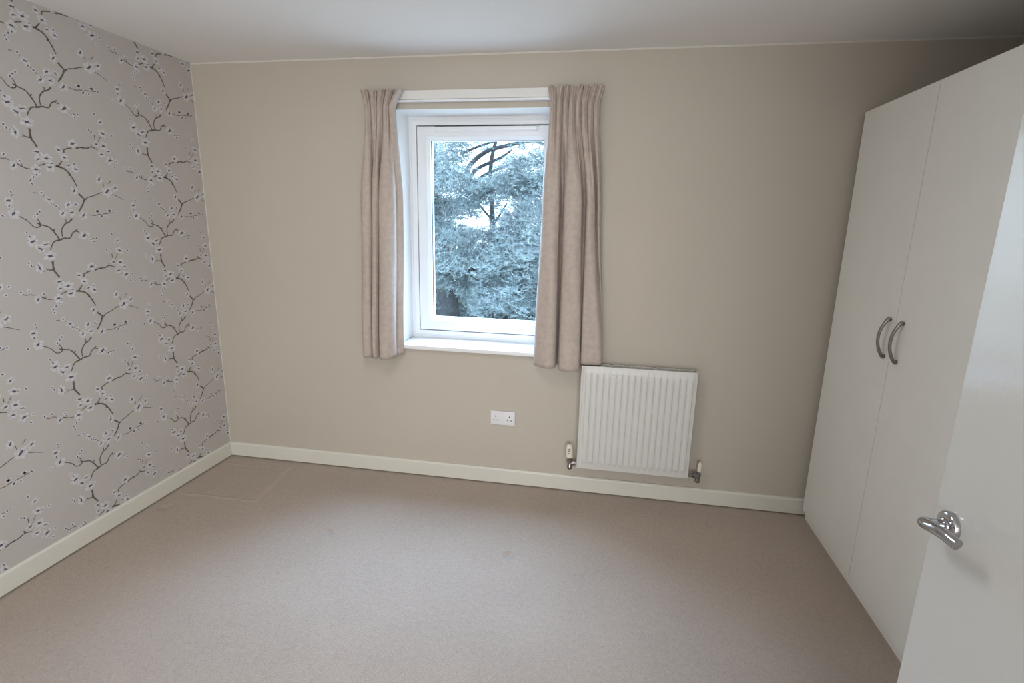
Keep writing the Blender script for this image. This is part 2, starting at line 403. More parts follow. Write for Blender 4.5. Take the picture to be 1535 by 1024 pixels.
LIMBS = [(2,0.035,0.02,[(-0.6,8.2,2.41),(-0.48,8.2,2.69),(-0.16,8.2,2.94),(0.15,8.2,3.03),(0.7,8.2,3.14),(1.23,8.2,3.19)]),(2,0.03,0.012,[(-0.6,8.4,2.29),(-0.43,8.4,2.59),(-0.09,8.4,2.76),(0.14,8.4,2.86),(0.36,8.4,3.01)]),(2,0.028,0.012,[(-0.54,8.6,2.34),(-0.24,8.6,2.53),(0.07,8.6,2.66),(0.64,8.6,2.89)]),(2,0.02,0.01,[(-0.7,8.2,2.89),(-0.38,8.2,3.02),(-0.06,8.2,3.12),(0.28,8.2,3.22)]),(2,0.014,0.008,[(-0.15,8.8,2.36),(0.04,8.8,2.54),(0.26,8.8,2.55)]),(2,0.018,0.01,[(-0.13,8.8,1.58),(-0.38,8.8,1.84),(-0.53,8.8,2.0)]),(2,0.018,0.01,[(-0.13,8.8,1.44),(0.08,8.8,1.76),(0.19,8.8,1.94)]),(2,0.012,0.008,[(-0.15,8.8,2.01),(-0.02,8.8,2.22),(0.04,8.8,2.43)])]
DENS = 2.6

# ================================================================== ROOM SHELL
H = 2.4
XR = 4.13          # right wall
YN = -6.0          # near wall, behind the camera
WX0, WX1, WZ0, WZ1, WD = 1.219, 2.137, 0.84, 2.135, 0.20   # window opening and reveal depth

def struct(o, label=None):
    o['kind'] = 'structure'
    if label: o['label'] = label
    return o

floor_bm = boxm((-0.2, YN - 0.2, -0.2), (XR + 0.2, 0.3, 0.0))
struct(obj('floor', floor_bm, M['carpet']), 'beige fitted twist pile carpet with furniture dents')
struct(obj('ceiling', boxm((-0.2, YN - 0.2, H), (XR + 0.2, 0.3, H + 0.2)), M['ceiling']), 'plain white painted ceiling')

bm = bmesh.new()
box(bm, (0, 0, 0), (WX0 - 0.002, 0.3, H))
box(bm, (WX1 + 0.002, 0, 0), (XR, 0.3, H))
box(bm, (WX0 - 0.002, 0, 0), (WX1 + 0.002, 0.3, WZ0 - 0.024))
box(bm, (WX0 - 0.002, 0, WZ1 + 0.002), (WX1 + 0.002, 0.3, H))
struct(obj('wall_back', bm, M['wall']), 'beige painted wall with the window')
wall_left = struct(obj('wall_left', boxm((-0.2, YN, 0), (0, 0.3, H)), M['wallpaper']), 'grey wallpaper wall with white blossom branches')
struct(obj('wall_right', boxm((XR, YN, 0), (XR + 0.2, 0.3, H)), M['wall']), 'beige wall behind the wardrobe')
bm = bmesh.new()
box(bm, (-0.2, YN - 0.2, 0), (XR + 0.2, YN, H))
struct(obj('wall_near', bm, M['wall']), 'beige wall behind the camera')
struct(obj('wall_return', boxm((3.085, -2.79, 0), (XR, -2.665, H)), M['wall']), 'beige return wall the door hangs on')

# edge of the ceiling paint on the wall and edge of the wallpaper on the beige wall
bm = bmesh.new()
box(bm, (0.004, -0.0012, H - 0.0075), (XR, 0.0, H))
struct(obj('trim_1', bm, M['paint_line']), 'thin pale line of ceiling paint along the wall top')
bm = bmesh.new()
box(bm, (0.0, -0.0010, 0.10), (0.0045, 0.0, H - 0.008))
struct(obj('trim_2', bm, M['paint_line']), 'pale overlapping edge of the wallpaper in the corner')

def skirting(name, a, b, inward, label):
    """profile swept from a to b; inward is the direction into the room"""
    prof = [(0.0, 0.009), (0.0148, 0.009), (0.015, 0.011), (0.015, 0.088), (0.0135, 0.0935), (0.0105, 0.0965), (0.0085, 0.0994), (0.0, 0.0994)]
    bm = bmesh.new()
    a, b, w = Vector(a), Vector(b), Vector(inward)
    r = [[bm.verts.new(p + w * d + Vector((0, 0, z))) for d, z in prof] for p in (a, b)]
    n = len(prof)
    for k in range(n):
        bm.faces.new((r[0][k], r[0][(k + 1) % n], r[1][(k + 1) % n], r[1][k]))
    bm.faces.new(r[0]); bm.faces.new(r[1][::-1])
    return struct(obj(name, bm, M['skirting']), label)
skirting('baseboard_back', (0, 0, 0), (XR, 0, 0), (0, -1, 0), 'cream skirting board under the window wall')
skirting('baseboard_left', (0, YN, 0), (0, -0.0155, 0), (1, 0, 0), 'cream skirting board under the blossom wallpaper')

# ------------------------------------------------------------------ blossom print on the wallpaper
def blossom_mesh():
    """flat printed motif in the wall's own plane: x = 0, y along the wall, z up, origin at the main fork"""
    V, F, MI = [], [], []
    r = random.Random(3)
    def poly(pts, mi, lift):
        b = len(V)
        V.extend([(lift, y, z) for y, z in pts])
        F.append(tuple(range(b, b + len(pts)))); MI.append(mi)
    def ribbon(pts, w):
        P = [Vector((p[0], p[1], 0)) for p in pts]
        if len(P) > 2:
            P = catmull(P, len(P) * 3)
        n = len(P)
        b = len(V)
        for i, p in enumerate(P):
            t = (P[min(i + 1, n - 1)] - P[max(i - 1, 0)]).normalized()
            s = Vector((-t.y, t.x, 0))
            hw = w * 0.5 * (1.0 + 0.22 * math.sin(i * 1.9 + w * 900)) * (1.0 if n < 5 else 1.1 - 0.35 * i / n)
            V.append((0.0003, p.x + s.x * hw, p.y + s.y * hw))
            V.append((0.0003, p.x - s.x * hw, p.y - s.y * hw))
        for i in range(n - 1):
            F.append((b + 2 * i, b + 2 * i + 1, b + 2 * i + 3, b + 2 * i + 2)); MI.append(0)
    for w, pts in BRANCH:
        ribbon(pts, w * 1.45)
    for y, z, rad, ang in FLOWER:
        a0 = math.radians(ang)
        n = r.choice((5, 5, 6, 6))
        R = rad * 1.28
        ph = r.random() * 6.28
        flat = r.uniform(0.72, 0.95)
        for k in range(n):                                   # petals, each a rounded lobe
            t = ph + 2 * math.pi * k / n
            L, W = R * r.uniform(0.72, 1.15), R * r.uniform(0.28, 0.38)
            pts = []
            for d, ww in ((0.08, 0.25), (0.35, 0.8), (0.62, 1.0), (0.85, 0.8), (1.0, 0.28)):
                pts.append((d * L, ww * W))
            lobe = pts + [(d, -w_) for d, w_ in pts[::-1]]
            out = []
            for u, v in lobe:
                yy, zz = u * math.cos(t) - v * math.sin(t), u * math.sin(t) + v * math.cos(t)
                yy, zz = yy, zz * flat
                out.append((y + yy * math.cos(a0) - zz * math.sin(a0), z + yy * math.sin(a0) + zz * math.cos(a0)))
            poly(out, 1, 0.00045 + 0.00001 * k)
        a, b = R * r.uniform(0.32, 0.42), R * r.uniform(0.14, 0.20)   # dark heart
        pts = []
        for k in range(10):
            t = 2 * math.pi * k / 10
            q = r.uniform(0.8, 1.2)
            u, v = a * q * math.cos(t), b * q * math.sin(t)
            pts.append((y + u * math.cos(a0) - v * math.sin(a0), z + u * math.sin(a0) + v * math.cos(a0)))
        poly(pts, 2, 0.0007)
        for k in range(3):                                    # stamens
            t = a0 + r.uniform(-0.9, 0.9) + (math.pi if k == 1 else 0)
            d0, d1 = R * 0.3, R * r.uniform(0.5, 0.7)
            c_, s_ = math.cos(t), math.sin(t)
            wv = 0.0008
            poly([(y + c_ * d0 - s_ * wv, z + s_ * d0 + c_ * wv), (y + c_ * d1 - s_ * wv, z + s_ * d1 + c_ * wv), (y + c_ * d1 + s_ * wv, z + s_ * d1 - c_ * wv), (y + c_ * d0 + s_ * wv, z + s_ * d0 - c_ * wv)], 2, 0.00068)
    for y, z in BUD:
        a0 = r.random() * 3.14
        halo = [(y + 0.010 * math.cos(k), z + 0.009 * math.sin(k)) for k in (0, 1.05, 2.1, 3.14, 4.19, 5.24)]
        poly(halo, 1, 0.00042)
        pts = [(y + 0.0048 * math.cos(k) * math.cos(a0) - 0.003 * math.sin(k) * math.sin(a0), z + 0.0048 * math.cos(k) * math.sin(a0) + 0.003 * math.sin(k) * math.cos(a0)) for k in (0, 0.9, 1.8, 2.7, 3.6, 4.5, 5.4)]
        poly(pts, 2, 0.0006)
    me = bpy.data.meshes.new('blossom_spray')
    me.from_pydata(V, [], F)
    for k in ('print_branch', 'print_petal', 'print_centre'):
        me.materials.append(M[k])
    me.polygons.foreach_set('material_index', MI)
    # turn every face towards the room
    for p in me.polygons:
        if p.normal.x < 0:
            p.flip()
    return me

spray = blossom_mesh()
ys = [v.co.y for v in spray.vertices]; zs = [v.co.z for v in spray.vertices]
y_lo, y_hi, z_lo, z_hi = min(ys), max(ys), min(zs), max(zs)
for i in range(-1, 9):
    for j in range(-2, 5):
        oy, oz = -0.757 - 0.58 * (i), 1.073 + 0.5485 * j
        if i == -1: oy = -0.177
        if oy + y_lo > 0 or oz + z_lo > H or oz + z_hi < 0.1 or oy + y_hi < YN:
            continue
        inside = oy + y_hi < -0.001 and oz + z_lo > 0.101 and oz + z_hi < H - 0.001 and oy + y_lo > YN
        if inside:
            me = spray
        else:
            b = bmesh.new(); b.from_mesh(spray)
            for co, no in (((0, -0.001 - oy, 0), (0, 1, 0)), ((0, YN - oy, 0), (0, -1, 0)), ((0, 0, H - 0.001 - oz), (0, 0, 1)), ((0, 0, 0.0995 - oz), (0, 0, -1))):
                bmesh.ops.bisect_plane(b, geom=b.verts[:] + b.edges[:] + b.faces[:], plane_co=co, plane_no=no, clear_outer=True)
            if not b.faces:
                b.free(); continue
            me = bpy.data.meshes.new('blossom_spray')
            b.to_mesh(me); b.free()
            for k in ('print_branch', 'print_petal', 'print_centre'):
                me.materials.append(M[k])
        o = link_mesh('blossom_spray', me, wall_left)
        o.location = (0, oy, oz)

# ================================================================== WINDOW
win = empty('window_1')
struct(win, 'white framed casement window between the curtains')

def frame_sweep(bm, prof, x0, x1, z0, z1):
    """mitred frame: profile of (inset, y) swept round a rectangle"""
    rings = [[bm.verts.new((x0 + i, y, z0 + i)), bm.verts.new((x1 - i, y, z0 + i)), bm.verts.new((x1 - i, y, z1 - i)), bm.verts.new((x0 + i, y, z1 - i))] for i, y in prof]
    rings = [list(r) for r in rings]
    for r0, r1 in zip(rings, rings[1:] + rings[:1]):
        for k in range(4):
            bm.faces.new((r0[k], r0[(k + 1) % 4], r1[(k + 1) % 4], r1[k]))

bm = bmesh.new()      # plastered reveal lined in white: two jambs and a head
box(bm, (WX0 - 0.002, 0.0, WZ0), (WX0, WD + 0.08, WZ1 + 0.002))
box(bm, (WX1, 0.0, WZ0), (WX1 + 0.002, WD + 0.08, WZ1 + 0.002))
box(bm, (WX0, 0.0, WZ1), (WX1, WD + 0.08, WZ1 + 0.002))
for v in bm.verts:
    if v.co.y < 0.001: v.co.y = -0.0006
obj('reveal_lining', bm, M['reveal'], win)
bm = bmesh.new()
box(bm, (WX0 + 0.001, -0.03, WZ0 - 0.024), (WX1 - 0.001, WD + 0.03, WZ0), 0.004, 3)
obj('window_sill', bm, M['reveal'], win, True)

bm = bmesh.new()
frame_sweep(bm, [(0.0, 0.27), (0.0, 0.2), (0.010, 0.2), (0.012, 0.203), (0.020, 0.203), (0.022, 0.199), (0.043, 0.199), (0.0455, 0.201), (0.0455, 0.27)], WX0, WX1, WZ0, WZ1)
obj('window_frame', bm, M['upvc'], win)
bm = bmesh.new()
frame_sweep(bm, [(0.0445, 0.262), (0.0445, 0.218), (0.056, 0.218), (0.056, 0.262)], WX0, WX1, WZ0, WZ1)
obj('gasket', bm, M['upvc_gap'], win)
bm = bmesh.new()
frame_sweep(bm, [(0.0515, 0.268), (0.0515, 0.196), (0.0545, 0.1935), (0.102, 0.1935), (0.1045, 0.1965), (0.108, 0.1965), (0.110, 0.199), (0.126, 0.214), (0.1262, 0.234), (0.1262, 0.268)], WX0, WX1, WZ0, WZ1)
sash = obj('window_sash', bm, M['upvc'], win)
bm = bmesh.new()
frame_sweep(bm, [(0.124, 0.236), (0.124, 0.227), (0.1285, 0.227), (0.1285, 0.236)], WX0, WX1, WZ0, WZ1)
obj('glazing_gasket', bm, M['upvc_gap'], sash)
bm = boxm((WX0 + 0.122, 0.231, WZ0 + 0.122), (WX1 - 0.122, 0.235, WZ1 - 0.122))
obj('glass_pane', bm, M['glass'], sash)
bm = bmesh.new()
box(bm, (1.388, 0.172, 2.056), (1.972, 0.1935, 2.078), 0.004, 3)
vent = obj('trickle_vent', bm, M['upvc'], sash, True)
bm = bmesh.new()
box(bm, (1.380, 0.180, 2.050), (1.388, 0.1935, 2.080), 0.002)
box(bm, (1.972, 0.180, 2.050), (1.980, 0.1935, 2.080), 0.002)
obj('vent_end_cap', bm, M['upvc'], vent)
obj('vent_shade', boxm((1.375, 0.1925, 2.0815), (1.99, 0.1945, 2.0835)), M['upvc_gap'], vent)  # dark strip on the sash face, stands in for the shadow line above the vent
at_base(win, ((WX0 + WX1) / 2, 0.2, WZ0))

# ================================================================== CURTAIN RAIL
rail = empty('curtain_rail')
tag(rail, 'white painted batten and curtain rail fixed above the window', 'curtain rail')
obj('batten', boxm((1.085, -0.022, 2.182), (2.325, 0.0, 2.2265), 0.0015), M['batten'], rail)
bm = bmesh.new()
box(bm, (1.09, -0.034, 2.168), (2.32, -0.008, 2.178), 0.002)
box(bm, (1.09, -0.014, 2.176), (2.32, -0.008, 2.184))
obj('rail_track', bm, M['upvc'], rail)
at_base(rail, (1.685, 0.0, 2.168))

# ================================================================== CURTAINS
def curtain(name, label, top, tape_x, mid, low, hem_z, pleats, seed):
    """cloth hanging in folds: header gathered by tape, pleats merging into the folds given in plan by mid and low"""
    N, R = 220, 72
    r = random.Random(seed)
    mid_p, low_p = catmull([(x, y, 0) for x, y in mid], N), catmull([(x, y, 0) for x, y in low], N)
    Z_TOP, Z_TAPE = 2.214, 2.136
    amp = [r.uniform(0.75, 1.25) for _ in range(pleats * 2 + 2)]
    lean = [r.uniform(-0.5, 0.5) for _ in range(pleats + 2)]
    rows = []
    zs = [Z_TOP - (Z_TOP - Z_TAPE) * k / 13 for k in range(13)] + [None] * (R - 13)
    for k in range(R):
        row = []
        for i in range(N):
            u = i / (N - 1)
            hz = hem_z(u)
            z = zs[k] if zs[k] is not None else Z_TAPE - (Z_TAPE - hz) * (k - 13) / (R - 14)
            cyc = u * pleats
            a = amp[int(cyc * 2) % len(amp)]
            ph = 2 * math.pi * cyc
            # gathered heading
            hdr = max(0.0, min(1.0, (z - Z_TAPE) / (Z_TOP - Z_TAPE)))
            flare = hdr ** 1.3
            xt = top[0] + (top[1] - top[0]) * u
            xg = tape_x[0] + (tape_x[1] - tape_x[0]) * u
            p_ = abs(math.sin(ph / 2))
            p2 = abs(math.sin(ph * 1.5 + seed))
            depth = 0.030 + 0.014 * flare
            gx = xg + (xt - xg) * flare + (0.010 + lean[int(cyc)] * 0.014) * p_ ** 0.5 * (0.4 + flare) + 0.004 * math.cos(ph)
            gy = -0.041 - 1.25 * depth * (0.70 + 0.30 * a) * p_ ** 0.42 - 0.018 * p2 ** 0.45 * (0.25 + flare)
            gz = z + (0.003 * math.sin(ph * 1.0 + seed) * flare)
            # hanging folds
            s = max(0.0, min(1.0, (1.75 - z) / (1.75 - 0.8)))
            s = s * s * (3 - 2 * s)
            hx = mid_p[i].x + (low_p[i].x - mid_p[i].x) * s
            hy = mid_p[i].y + (low_p[i].y - mid_p[i].y) * s
            w = max(0.0, min(1.0, (Z_TAPE + 0.0 - z) / 0.50))
            w = w * w * (3 - 2 * w)
            row.append((gx + (hx - gx) * w, min(gy + (hy - gy) * w + 0.0025 * math.sin(9 * z + 40 * u) * w, -0.006), gz if w == 0 else z))
        rows.append(row)
    bm = bmesh.new()
    g = [[bm.verts.new(p) for p in row] for row in rows]
    for a_, b_ in zip(g, g[1:]):
        for i in range(N - 1):
            bm.faces.new((a_[i], a_[i + 1], b_[i + 1], b_[i]))
    me = bpy.data.meshes.new(name)
    bm.to_mesh(me); bm.free()
    me.materials.append(M['curtain'])
    me.polygons.foreach_set('use_smooth', [True] * len(me.polygons))
    root = empty(name)
    tag(root, label, 'curtain', 'pair of taupe curtains')
    o = link_mesh('drape', me, root)
    sm = o.modifiers.new('cloth_thickness', 'SOLIDIFY')
    sm.thickness = 0.0025
    sm.offset = 0
    # stitched heading tape behind the pleats
    b2 = bmesh.new()
    box(b2, (tape_x[0] + 0.02, -0.0395, 2.145), (tape_x[1] - 0.02, -0.0375, 2.195))
    obj('heading_tape', b2, M['batten'], root)
    at_base(root, ((top[0] + top[1]) / 2, 0.0, 0.77))
    return root

L_MID = [(1.030, -.020), (1.036, -.070), (1.055, -.098), (1.085, -.098), (1.099, -.080), (1.097, -.035), (1.101, -.012), (1.107, -.035), (1.106, -.080), (1.118, -.098), (1.134, -.095), (1.142, -.075), (1.139, -.035), (1.145, -.012), (1.151, -.035), (1.150, -.085), (1.166, -.118), (1.205, -.121), (1.232, -.092), (1.236, -.060), (1.228, -.045), (1.242, -.040), (1.262, -.020)]
L_LOW = [(1.005, -.020), (1.010, -.070), (1.026, -.098), (1.052, -.098), (1.066, -.080), (1.064, -.035), (1.069, -.012), (1.075, -.035), (1.074, -.078), (1.084, -.096), (1.098, -.092), (1.106, -.072), (1.103, -.035), (1.114, -.012), (1.125, -.035), (1.124, -.085), (1.142, -.126), (1.182, -.132), (1.212, -.102), (1.216, -.066), (1.206, -.050), (1.226, -.046), (1.246, -.028)]
R_MID = [(2.046, -.040), (2.050, -.085), (2.074, -.110), (2.103, -.114), (2.122, -.108), (2.136, -.088), (2.134, -.040), (2.146, -.012), (2.162, -.040), (2.161, -.090), (2.176, -.114), (2.212, -.122), (2.242, -.112), (2.252, -.090), (2.249, -.035), (2.262, -.012), (2.277, -.035), (2.276, -.082), (2.290, -.100), (2.306, -.096), (2.315, -.080), (2.313, -.035), (2.320, -.020), (2.327, -.050), (2.337, -.060), (2.350, -.030)]
R_LOW = [(2.024, -.040), (2.030, -.088), (2.064, -.114), (2.102, -.132), (2.132, -.128), (2.148, -.104), (2.146, -.050), (2.154, -.014), (2.166, -.050), (2.166, -.095), (2.180, -.126), (2.226, -.140), (2.268, -.130), (2.279, -.108), (2.277, -.070), (2.281, -.056), (2.286, -.070), (2.288, -.092), (2.310, -.097), (2.340, -.098), (2.372, -.096), (2.392, -.084), (2.399, -.064), (2.400, -.050), (2.398, -.040), (2.394, -.030)]
curtain('curtain', 'narrow taupe linen curtain gathered at the left of the window', (1.052, 1.290), (1.072, 1.238), L_MID, L_LOW, lambda u: 0.772 - 0.012 * math.sin(math.pi * min(1, u * 1.3)) + 0.012 * max(0, u - 0.8) * 5 * 0.8 + (0.012 if u < 0.08 else 0), 5, 2)
curtain('curtain', 'wider taupe linen curtain at the right of the window, resting on the radiator', (2.052, 2.330), (2.062, 2.312), R_MID, R_LOW, lambda u: (0.786 - 0.016 * min(1.0, u / 0.55)) if u < 0.60 else 0.770 + 0.040 * min(1.0, (u - 0.60) / 0.04), 8, 5)

# ================================================================== RADIATOR
rad = empty('radiator')
tag(rad, 'white ribbed panel radiator on the wall beneath the right curtain', 'radiator')
RX0, RX1, RZ0, RZ1, RYF, RYB = 2.291, 2.908, 0.192, 0.803, -0.100, -0.032
def ribbed_panel(x0, x1, z0, z1, yf, out):
    """pressed steel sheet: flat border, 17 vertical flutes with rounded ends"""
    bm = bmesh.new()
    n = 17
    a, b = x0 + 0.026, x1 - 0.020
    pitch = (b - a) / n
    xs, hx = [x0, x0 + 0.004, x0 + 0.010, x0 + 0.013], [-0.006, -0.001, 0.0, -0.0025]
    xs += [x0 + 0.017]; hx += [0.0]
    for k in range(n):
        c = a + k * pitch
        for f, h in ((0.03, 0.0), (0.10, 0.35), (0.17, 0.85), (0.26, 1.0), (0.76, 1.0), (0.85, 0.85), (0.91, 0.35), (0.97, 0.0)):
            xs.append(c + f * pitch); hx.append(h)
    xs += [x1 - 0.014, x1 - 0.011, x1 - 0.008, x1 - 0.003, x1]; hx += [0.0, -0.0025, 0.0, -0.001, -0.006]
    zv = [(z0, -0.006, 0), (z0 + 0.003, -0.001, 0), (z0 + 0.009, 0, 0), (z0 + 0.034, 0, 0), (z0 + 0.040, 0, .5), (z0 + 0.048, 0, .92), (z0 + 0.060, 0, 1), ((z0 + z1) / 2, 0, 1), (z1 - 0.062, 0, 1), (z1 - 0.050, 0, .92), (z1 - 0.043, 0, .5), (z1 - 0.037, 0, 0), (z1 - 0.010, 0, 0), (z1 - 0.003, -0.001, 0), (z1, -0.006, 0)]
    g = []
    for z, edge, ramp in zv:
        row = []
        for x, h in zip(xs, hx):
            d = edge + (h if h < 0 else 0.0068 * h * ramp)
            row.append(bm.verts.new((x, yf - out * d if False else yf + (-d) * 1.0, z)))
        g.append(row)
    for r0, r1 in zip(g, g[1:]):
        for i in range(len(xs) - 1):
            bm.faces.new((r0[i], r0[i + 1], r1[i + 1], r1[i]))
    return bm
pm = obj('front_panel', ribbed_panel(RX0, RX1, RZ0, RZ1, RYF + 0.007, 1), M['radiator'], rad, True)
sm = pm.modifiers.new('sheet', 'SOLIDIFY'); sm.thickness = 0.0016; sm.offset = 0
obj('back_panel', boxm((RX0 + 0.004, RYB - 0.010, RZ0 + 0.004), (RX1 - 0.004, RYB, RZ1 - 0.008), 0.003), M['radiator'], rad)
for s, x in ((0, RX0 + 0.002), (1, RX1 - 0.004)):
    obj('side_panel', boxm((x, RYF + 0.010, RZ0 + 0.03), (x + 0.002, RYB, RZ1 - 0.002), 0.0006), M['radiator'], rad)
obj('core', boxm((RX0 + 0.012, RYF + 0.016, RZ0 + 0.03), (RX1 - 0.012, RYB - 0.014, RZ1 - 0.055)), M['dark'], rad)
bm = bmesh.new()      # top grille: rim, two cross bars and a row of fine slats
zt = RZ1 - 0.001
box(bm, (RX0 + 0.003, RYB - 0.010, zt - 0.006), (RX1 - 0.003, RYB + 0.002, zt))
box(bm, (RX0 + 0.003, RYF + 0.010, zt - 0.006), (RX1 - 0.003, RYF + 0.018, zt))
for x in (RX0 + 0.003, RX1 - 0.012, RX0 + 0.155, RX0 + 0.155 + 0.235):
    box(bm, (x, RYF + 0.010, zt - 0.006), (x + 0.012, RYB, zt))
gr = obj('top_grille', bm, M['grille'], rad)
bm = bmesh.new()
x = RX0 + 0.014
while x < RX1 - 0.012:
    box(bm, (x, RYF + 0.016, zt - 0.006), (x + 0.0032, RYB - 0.004, zt - 0.0005))
    x += 0.0088
tag(obj('grille_slats', bm, M['grille'], gr), kind='stuff')

# thermostatic valve on the left
VX, VY = 2.248, -0.066
bm = bmesh.new()
lathe(bm, [(0.0135, 0.0), (0.0155, 0.003), (0.0155, 0.020), (0.012, 0.024), (0.012, 0.040), (0.0165, 0.042), (0.0165, 0.060), (0.013, 0.063), (0.013, 0.072)], (VX + 0.006, VY, 0.172), (-0.06, 0, 1), 8)
lathe(bm, [(0.010, 0.0), (0.010, 0.018), (0.015, 0.019), (0.015, 0.034), (0.009, 0.036), (0.009, 0.052)], (VX, VY, 0.210), (1, 0, 0), 6)
tube(bm, [(VX + 0.006, VY, 0.178), (VX + 0.006, VY + 0.030, 0.178), (VX + 0.006, -0.0005, 0.178)], 0.0075, 12)
vb = obj('thermostatic_valve', bm, M['valve_metal'], rad, True)
bm = bmesh.new()
lathe(bm, [(0.017, 0.0), (0.0205, 0.002), (0.0215, 0.012), (0.0212, 0.030), (0.0195, 0.055), (0.0165, 0.072), (0.0125, 0.079), (0.004, 0.082)], (VX + 0.002, VY, 0.243), (-0.05, 0, 1), 24)
obj('valve_head', bm, M['valve_cap'], vb, True)
bm = bmesh.new()
for k, (dx, z, w, h) in enumerate(((-0.0065, 0.2935, 0.0025, 0.017), (-0.0015, 0.2975, 0.0022, 0.011), (0.0035, 0.2955, 0.0028, 0.019), (-0.002, 0.2865, 0.014, 0.0028), (-0.0015, 0.276, 0.005, 0.004))):
    box(bm, (VX + dx - w / 2, VY - 0.0222, z - h / 2), (VX + dx + w / 2, VY - 0.0175, z + h / 2))
obj('valve_scale', bm, M['print_dark'], vb)
# lockshield valve on the right
LX, LY = 2.966, -0.066
bm = bmesh.new()
lathe(bm, [(0.013, 0.0), (0.0152, 0.003), (0.0152, 0.018), (0.011, 0.021), (0.012, 0.035), (0.0150, 0.038), (0.0150, 0.052), (0.009, 0.055), (0.009, 0.066)], (LX - 0.004, LY, 0.166), (0.08, 0, 1), 8)
lathe(bm, [(0.010, 0.0), (0.010, 0.016), (0.0155, 0.018), (0.0155, 0.032), (0.011, 0.034), (0.011, 0.060)], (LX, LY, 0.206), (-1, 0, 0), 6)
tube(bm, [(LX - 0.004, LY, 0.173), (LX - 0.004, LY + 0.030, 0.173), (LX - 0.004, -0.0005, 0.173)], 0.0075, 12)
lv = obj('lockshield_valve', bm, M['valve_metal'], rad, True)
bm = bmesh.new()
lathe(bm, [(0.0100, 0.0), (0.0112, 0.002), (0.0112, 0.046), (0.0095, 0.050), (0.0045, 0.0505), (0.0045, 0.056), (0.003, 0.058)], (LX + 0.001, LY, 0.230), (0.02, 0, 1), 18)
obj('lockshield_cap', bm, M['valve_cap'], lv, True)
# wall brackets
for x in (RX0 + 0.11, RX1 - 0.11):
    obj('bracket', boxm((x - 0.012, RYB - 0.004, 0.30), (x + 0.012, 0.0, 0.74), 0.002), M['grille'], rad)
at_base(rad, ((RX0 + RX1) / 2, 0.0, RZ0))

# ================================================================== SOCKET
sk = empty('wall_socket')
tag(sk, 'white double switched plug socket low on the beige wall', 'socket')
SX0, SX1, SZ0, SZ1 = 1.770, 1.917, 0.381, 0.467
bm = bmesh.new()
box(bm, (SX0, -0.010, SZ0), (SX1, 0.0, SZ1), 0.003, 3)
obj('socket_plate', bm, M['socket'], sk, True)
cxs, czs = (SX0 + SX1) / 2, (SZ0 + SZ1) / 2
for dx in (-0.0125, 0.0125):
    sw = bmesh.new()
    box(sw, (cxs + dx - 0.0065, -0.0135, czs + 0.010), (cxs + dx + 0.0065, -0.009, czs + 0.034), 0.0015)
    for v in sw.verts:
        if v.co.y < -0.012 and v.co.z > czs + 0.022: v.co.y += 0.002
    obj('rocker_switch', sw, M['socket'], sk)
for dx in (-0.042, 0.040):
    for hx_, hz_, w, h in ((0.0, 0.010, 0.0058, 0.0085), (-0.0111, -0.0125, 0.0075, 0.0055), (0.0111, -0.0125, 0.0075, 0.0055)):
        pb = boxm((cxs + dx + hx_ - w / 2, -0.0102, czs + hz_ - h / 2), (cxs + dx + hx_ + w / 2, -0.006, czs + hz_ + h / 2))
        obj('pin_hole', pb, M['dark'] if hz_ > 0 else M['valve_metal'], sk)
for dx in (-0.0605, 0.0605):
    sb = bmesh.new()
    lathe(sb, [(0.0032, 0.0), (0.0032, 0.0010), (0.002, 0.0014)], (cxs + dx, -0.0098, czs), (0, -1, 0), 12)
    obj('screw_cap', sb, M['socket'], sk)
at_base(sk, (cxs, 0.0, SZ0))

# ================================================================== WARDROBE
wd = empty('wardrobe')
tag(wd, 'tall off-white two door wardrobe against the right wall', 'wardrobe')
DF, DB, CB = 3.530, 3.548, 4.118     # door face, carcass front, carcass back
WY0, WY1, WH = -0.041, -1.190, 2.087
bm = bmesh.new()
t = 0.018
box(bm, (DB, WY0 - t, 0.0), (CB, WY0, WH), 0.0008)                    # side at the wall
box(bm, (DB, WY1, 0.0), (CB, WY1 + t, WH), 0.0008)
box(bm, (DB, WY1 + t, WH - t), (CB, WY0 - t, WH), 0.0008)             # top
box(bm, (DB + 0.001, WY1 + t, 0.050), (CB, WY0 - t, 0.068), 0.0008)   # base
box(bm, (CB - 0.006, WY1 + t, 0.068), (CB, WY0 - t, WH - t))          # back
box(bm, (DB + 0.02, WY1 + t, 1.72), (CB - 0.006, WY0 - t, 1.738))     # shelf
obj('carcass', bm, M['wardrobe'], wd)
obj('plinth', boxm((DB, WY1 + t, 0.0), (DB + 0.018, WY0 - t, 0.0495), 0.0008), M['wardrobe'], wd)
SEAM = -0.613
for y0, y1, hy, z0, z1 in ((SEAM + 0.0018, WY0, -0.574, 1.050, 1.213), (WY1, SEAM - 0.0018, -0.668, 1.050, 1.213)):
    bm = bmesh.new()
    box(bm, (DF, y0, 0.053), (DB - 0.002, y1, WH - 0.001), 0.0012, 2)
    d = obj('wardrobe_door', bm, M['wardrobe'], wd)
    bm = bmesh.new()
    pts, rad_ = [], []
    n = 22
    for k in range(n + 1):
        f = k / n
        s = math.sin(math.pi * f)
        pts.append((DF - 0.004 - 0.031 * s ** 0.75, hy, z0 + (z1 - z0) * f))
        rad_.append(0.0075 + 0.0015 * (1 - s))
    tube(bm, pts, rad_, 10, True, 0.72, ref=(0, 1, 0))
    for z in (z0 + 0.006, z1 - 0.006):
        lathe(bm, [(0.0085, 0.0), (0.0075, 0.004), (0.006, 0.010)], (DF, hy, z), (-1, 0, 0), 14)
    obj('bow_handle', bm, M['bow'], d, True)
at_base(wd, ((DB + CB) / 2, (WY0 + WY1) / 2, 0.0))

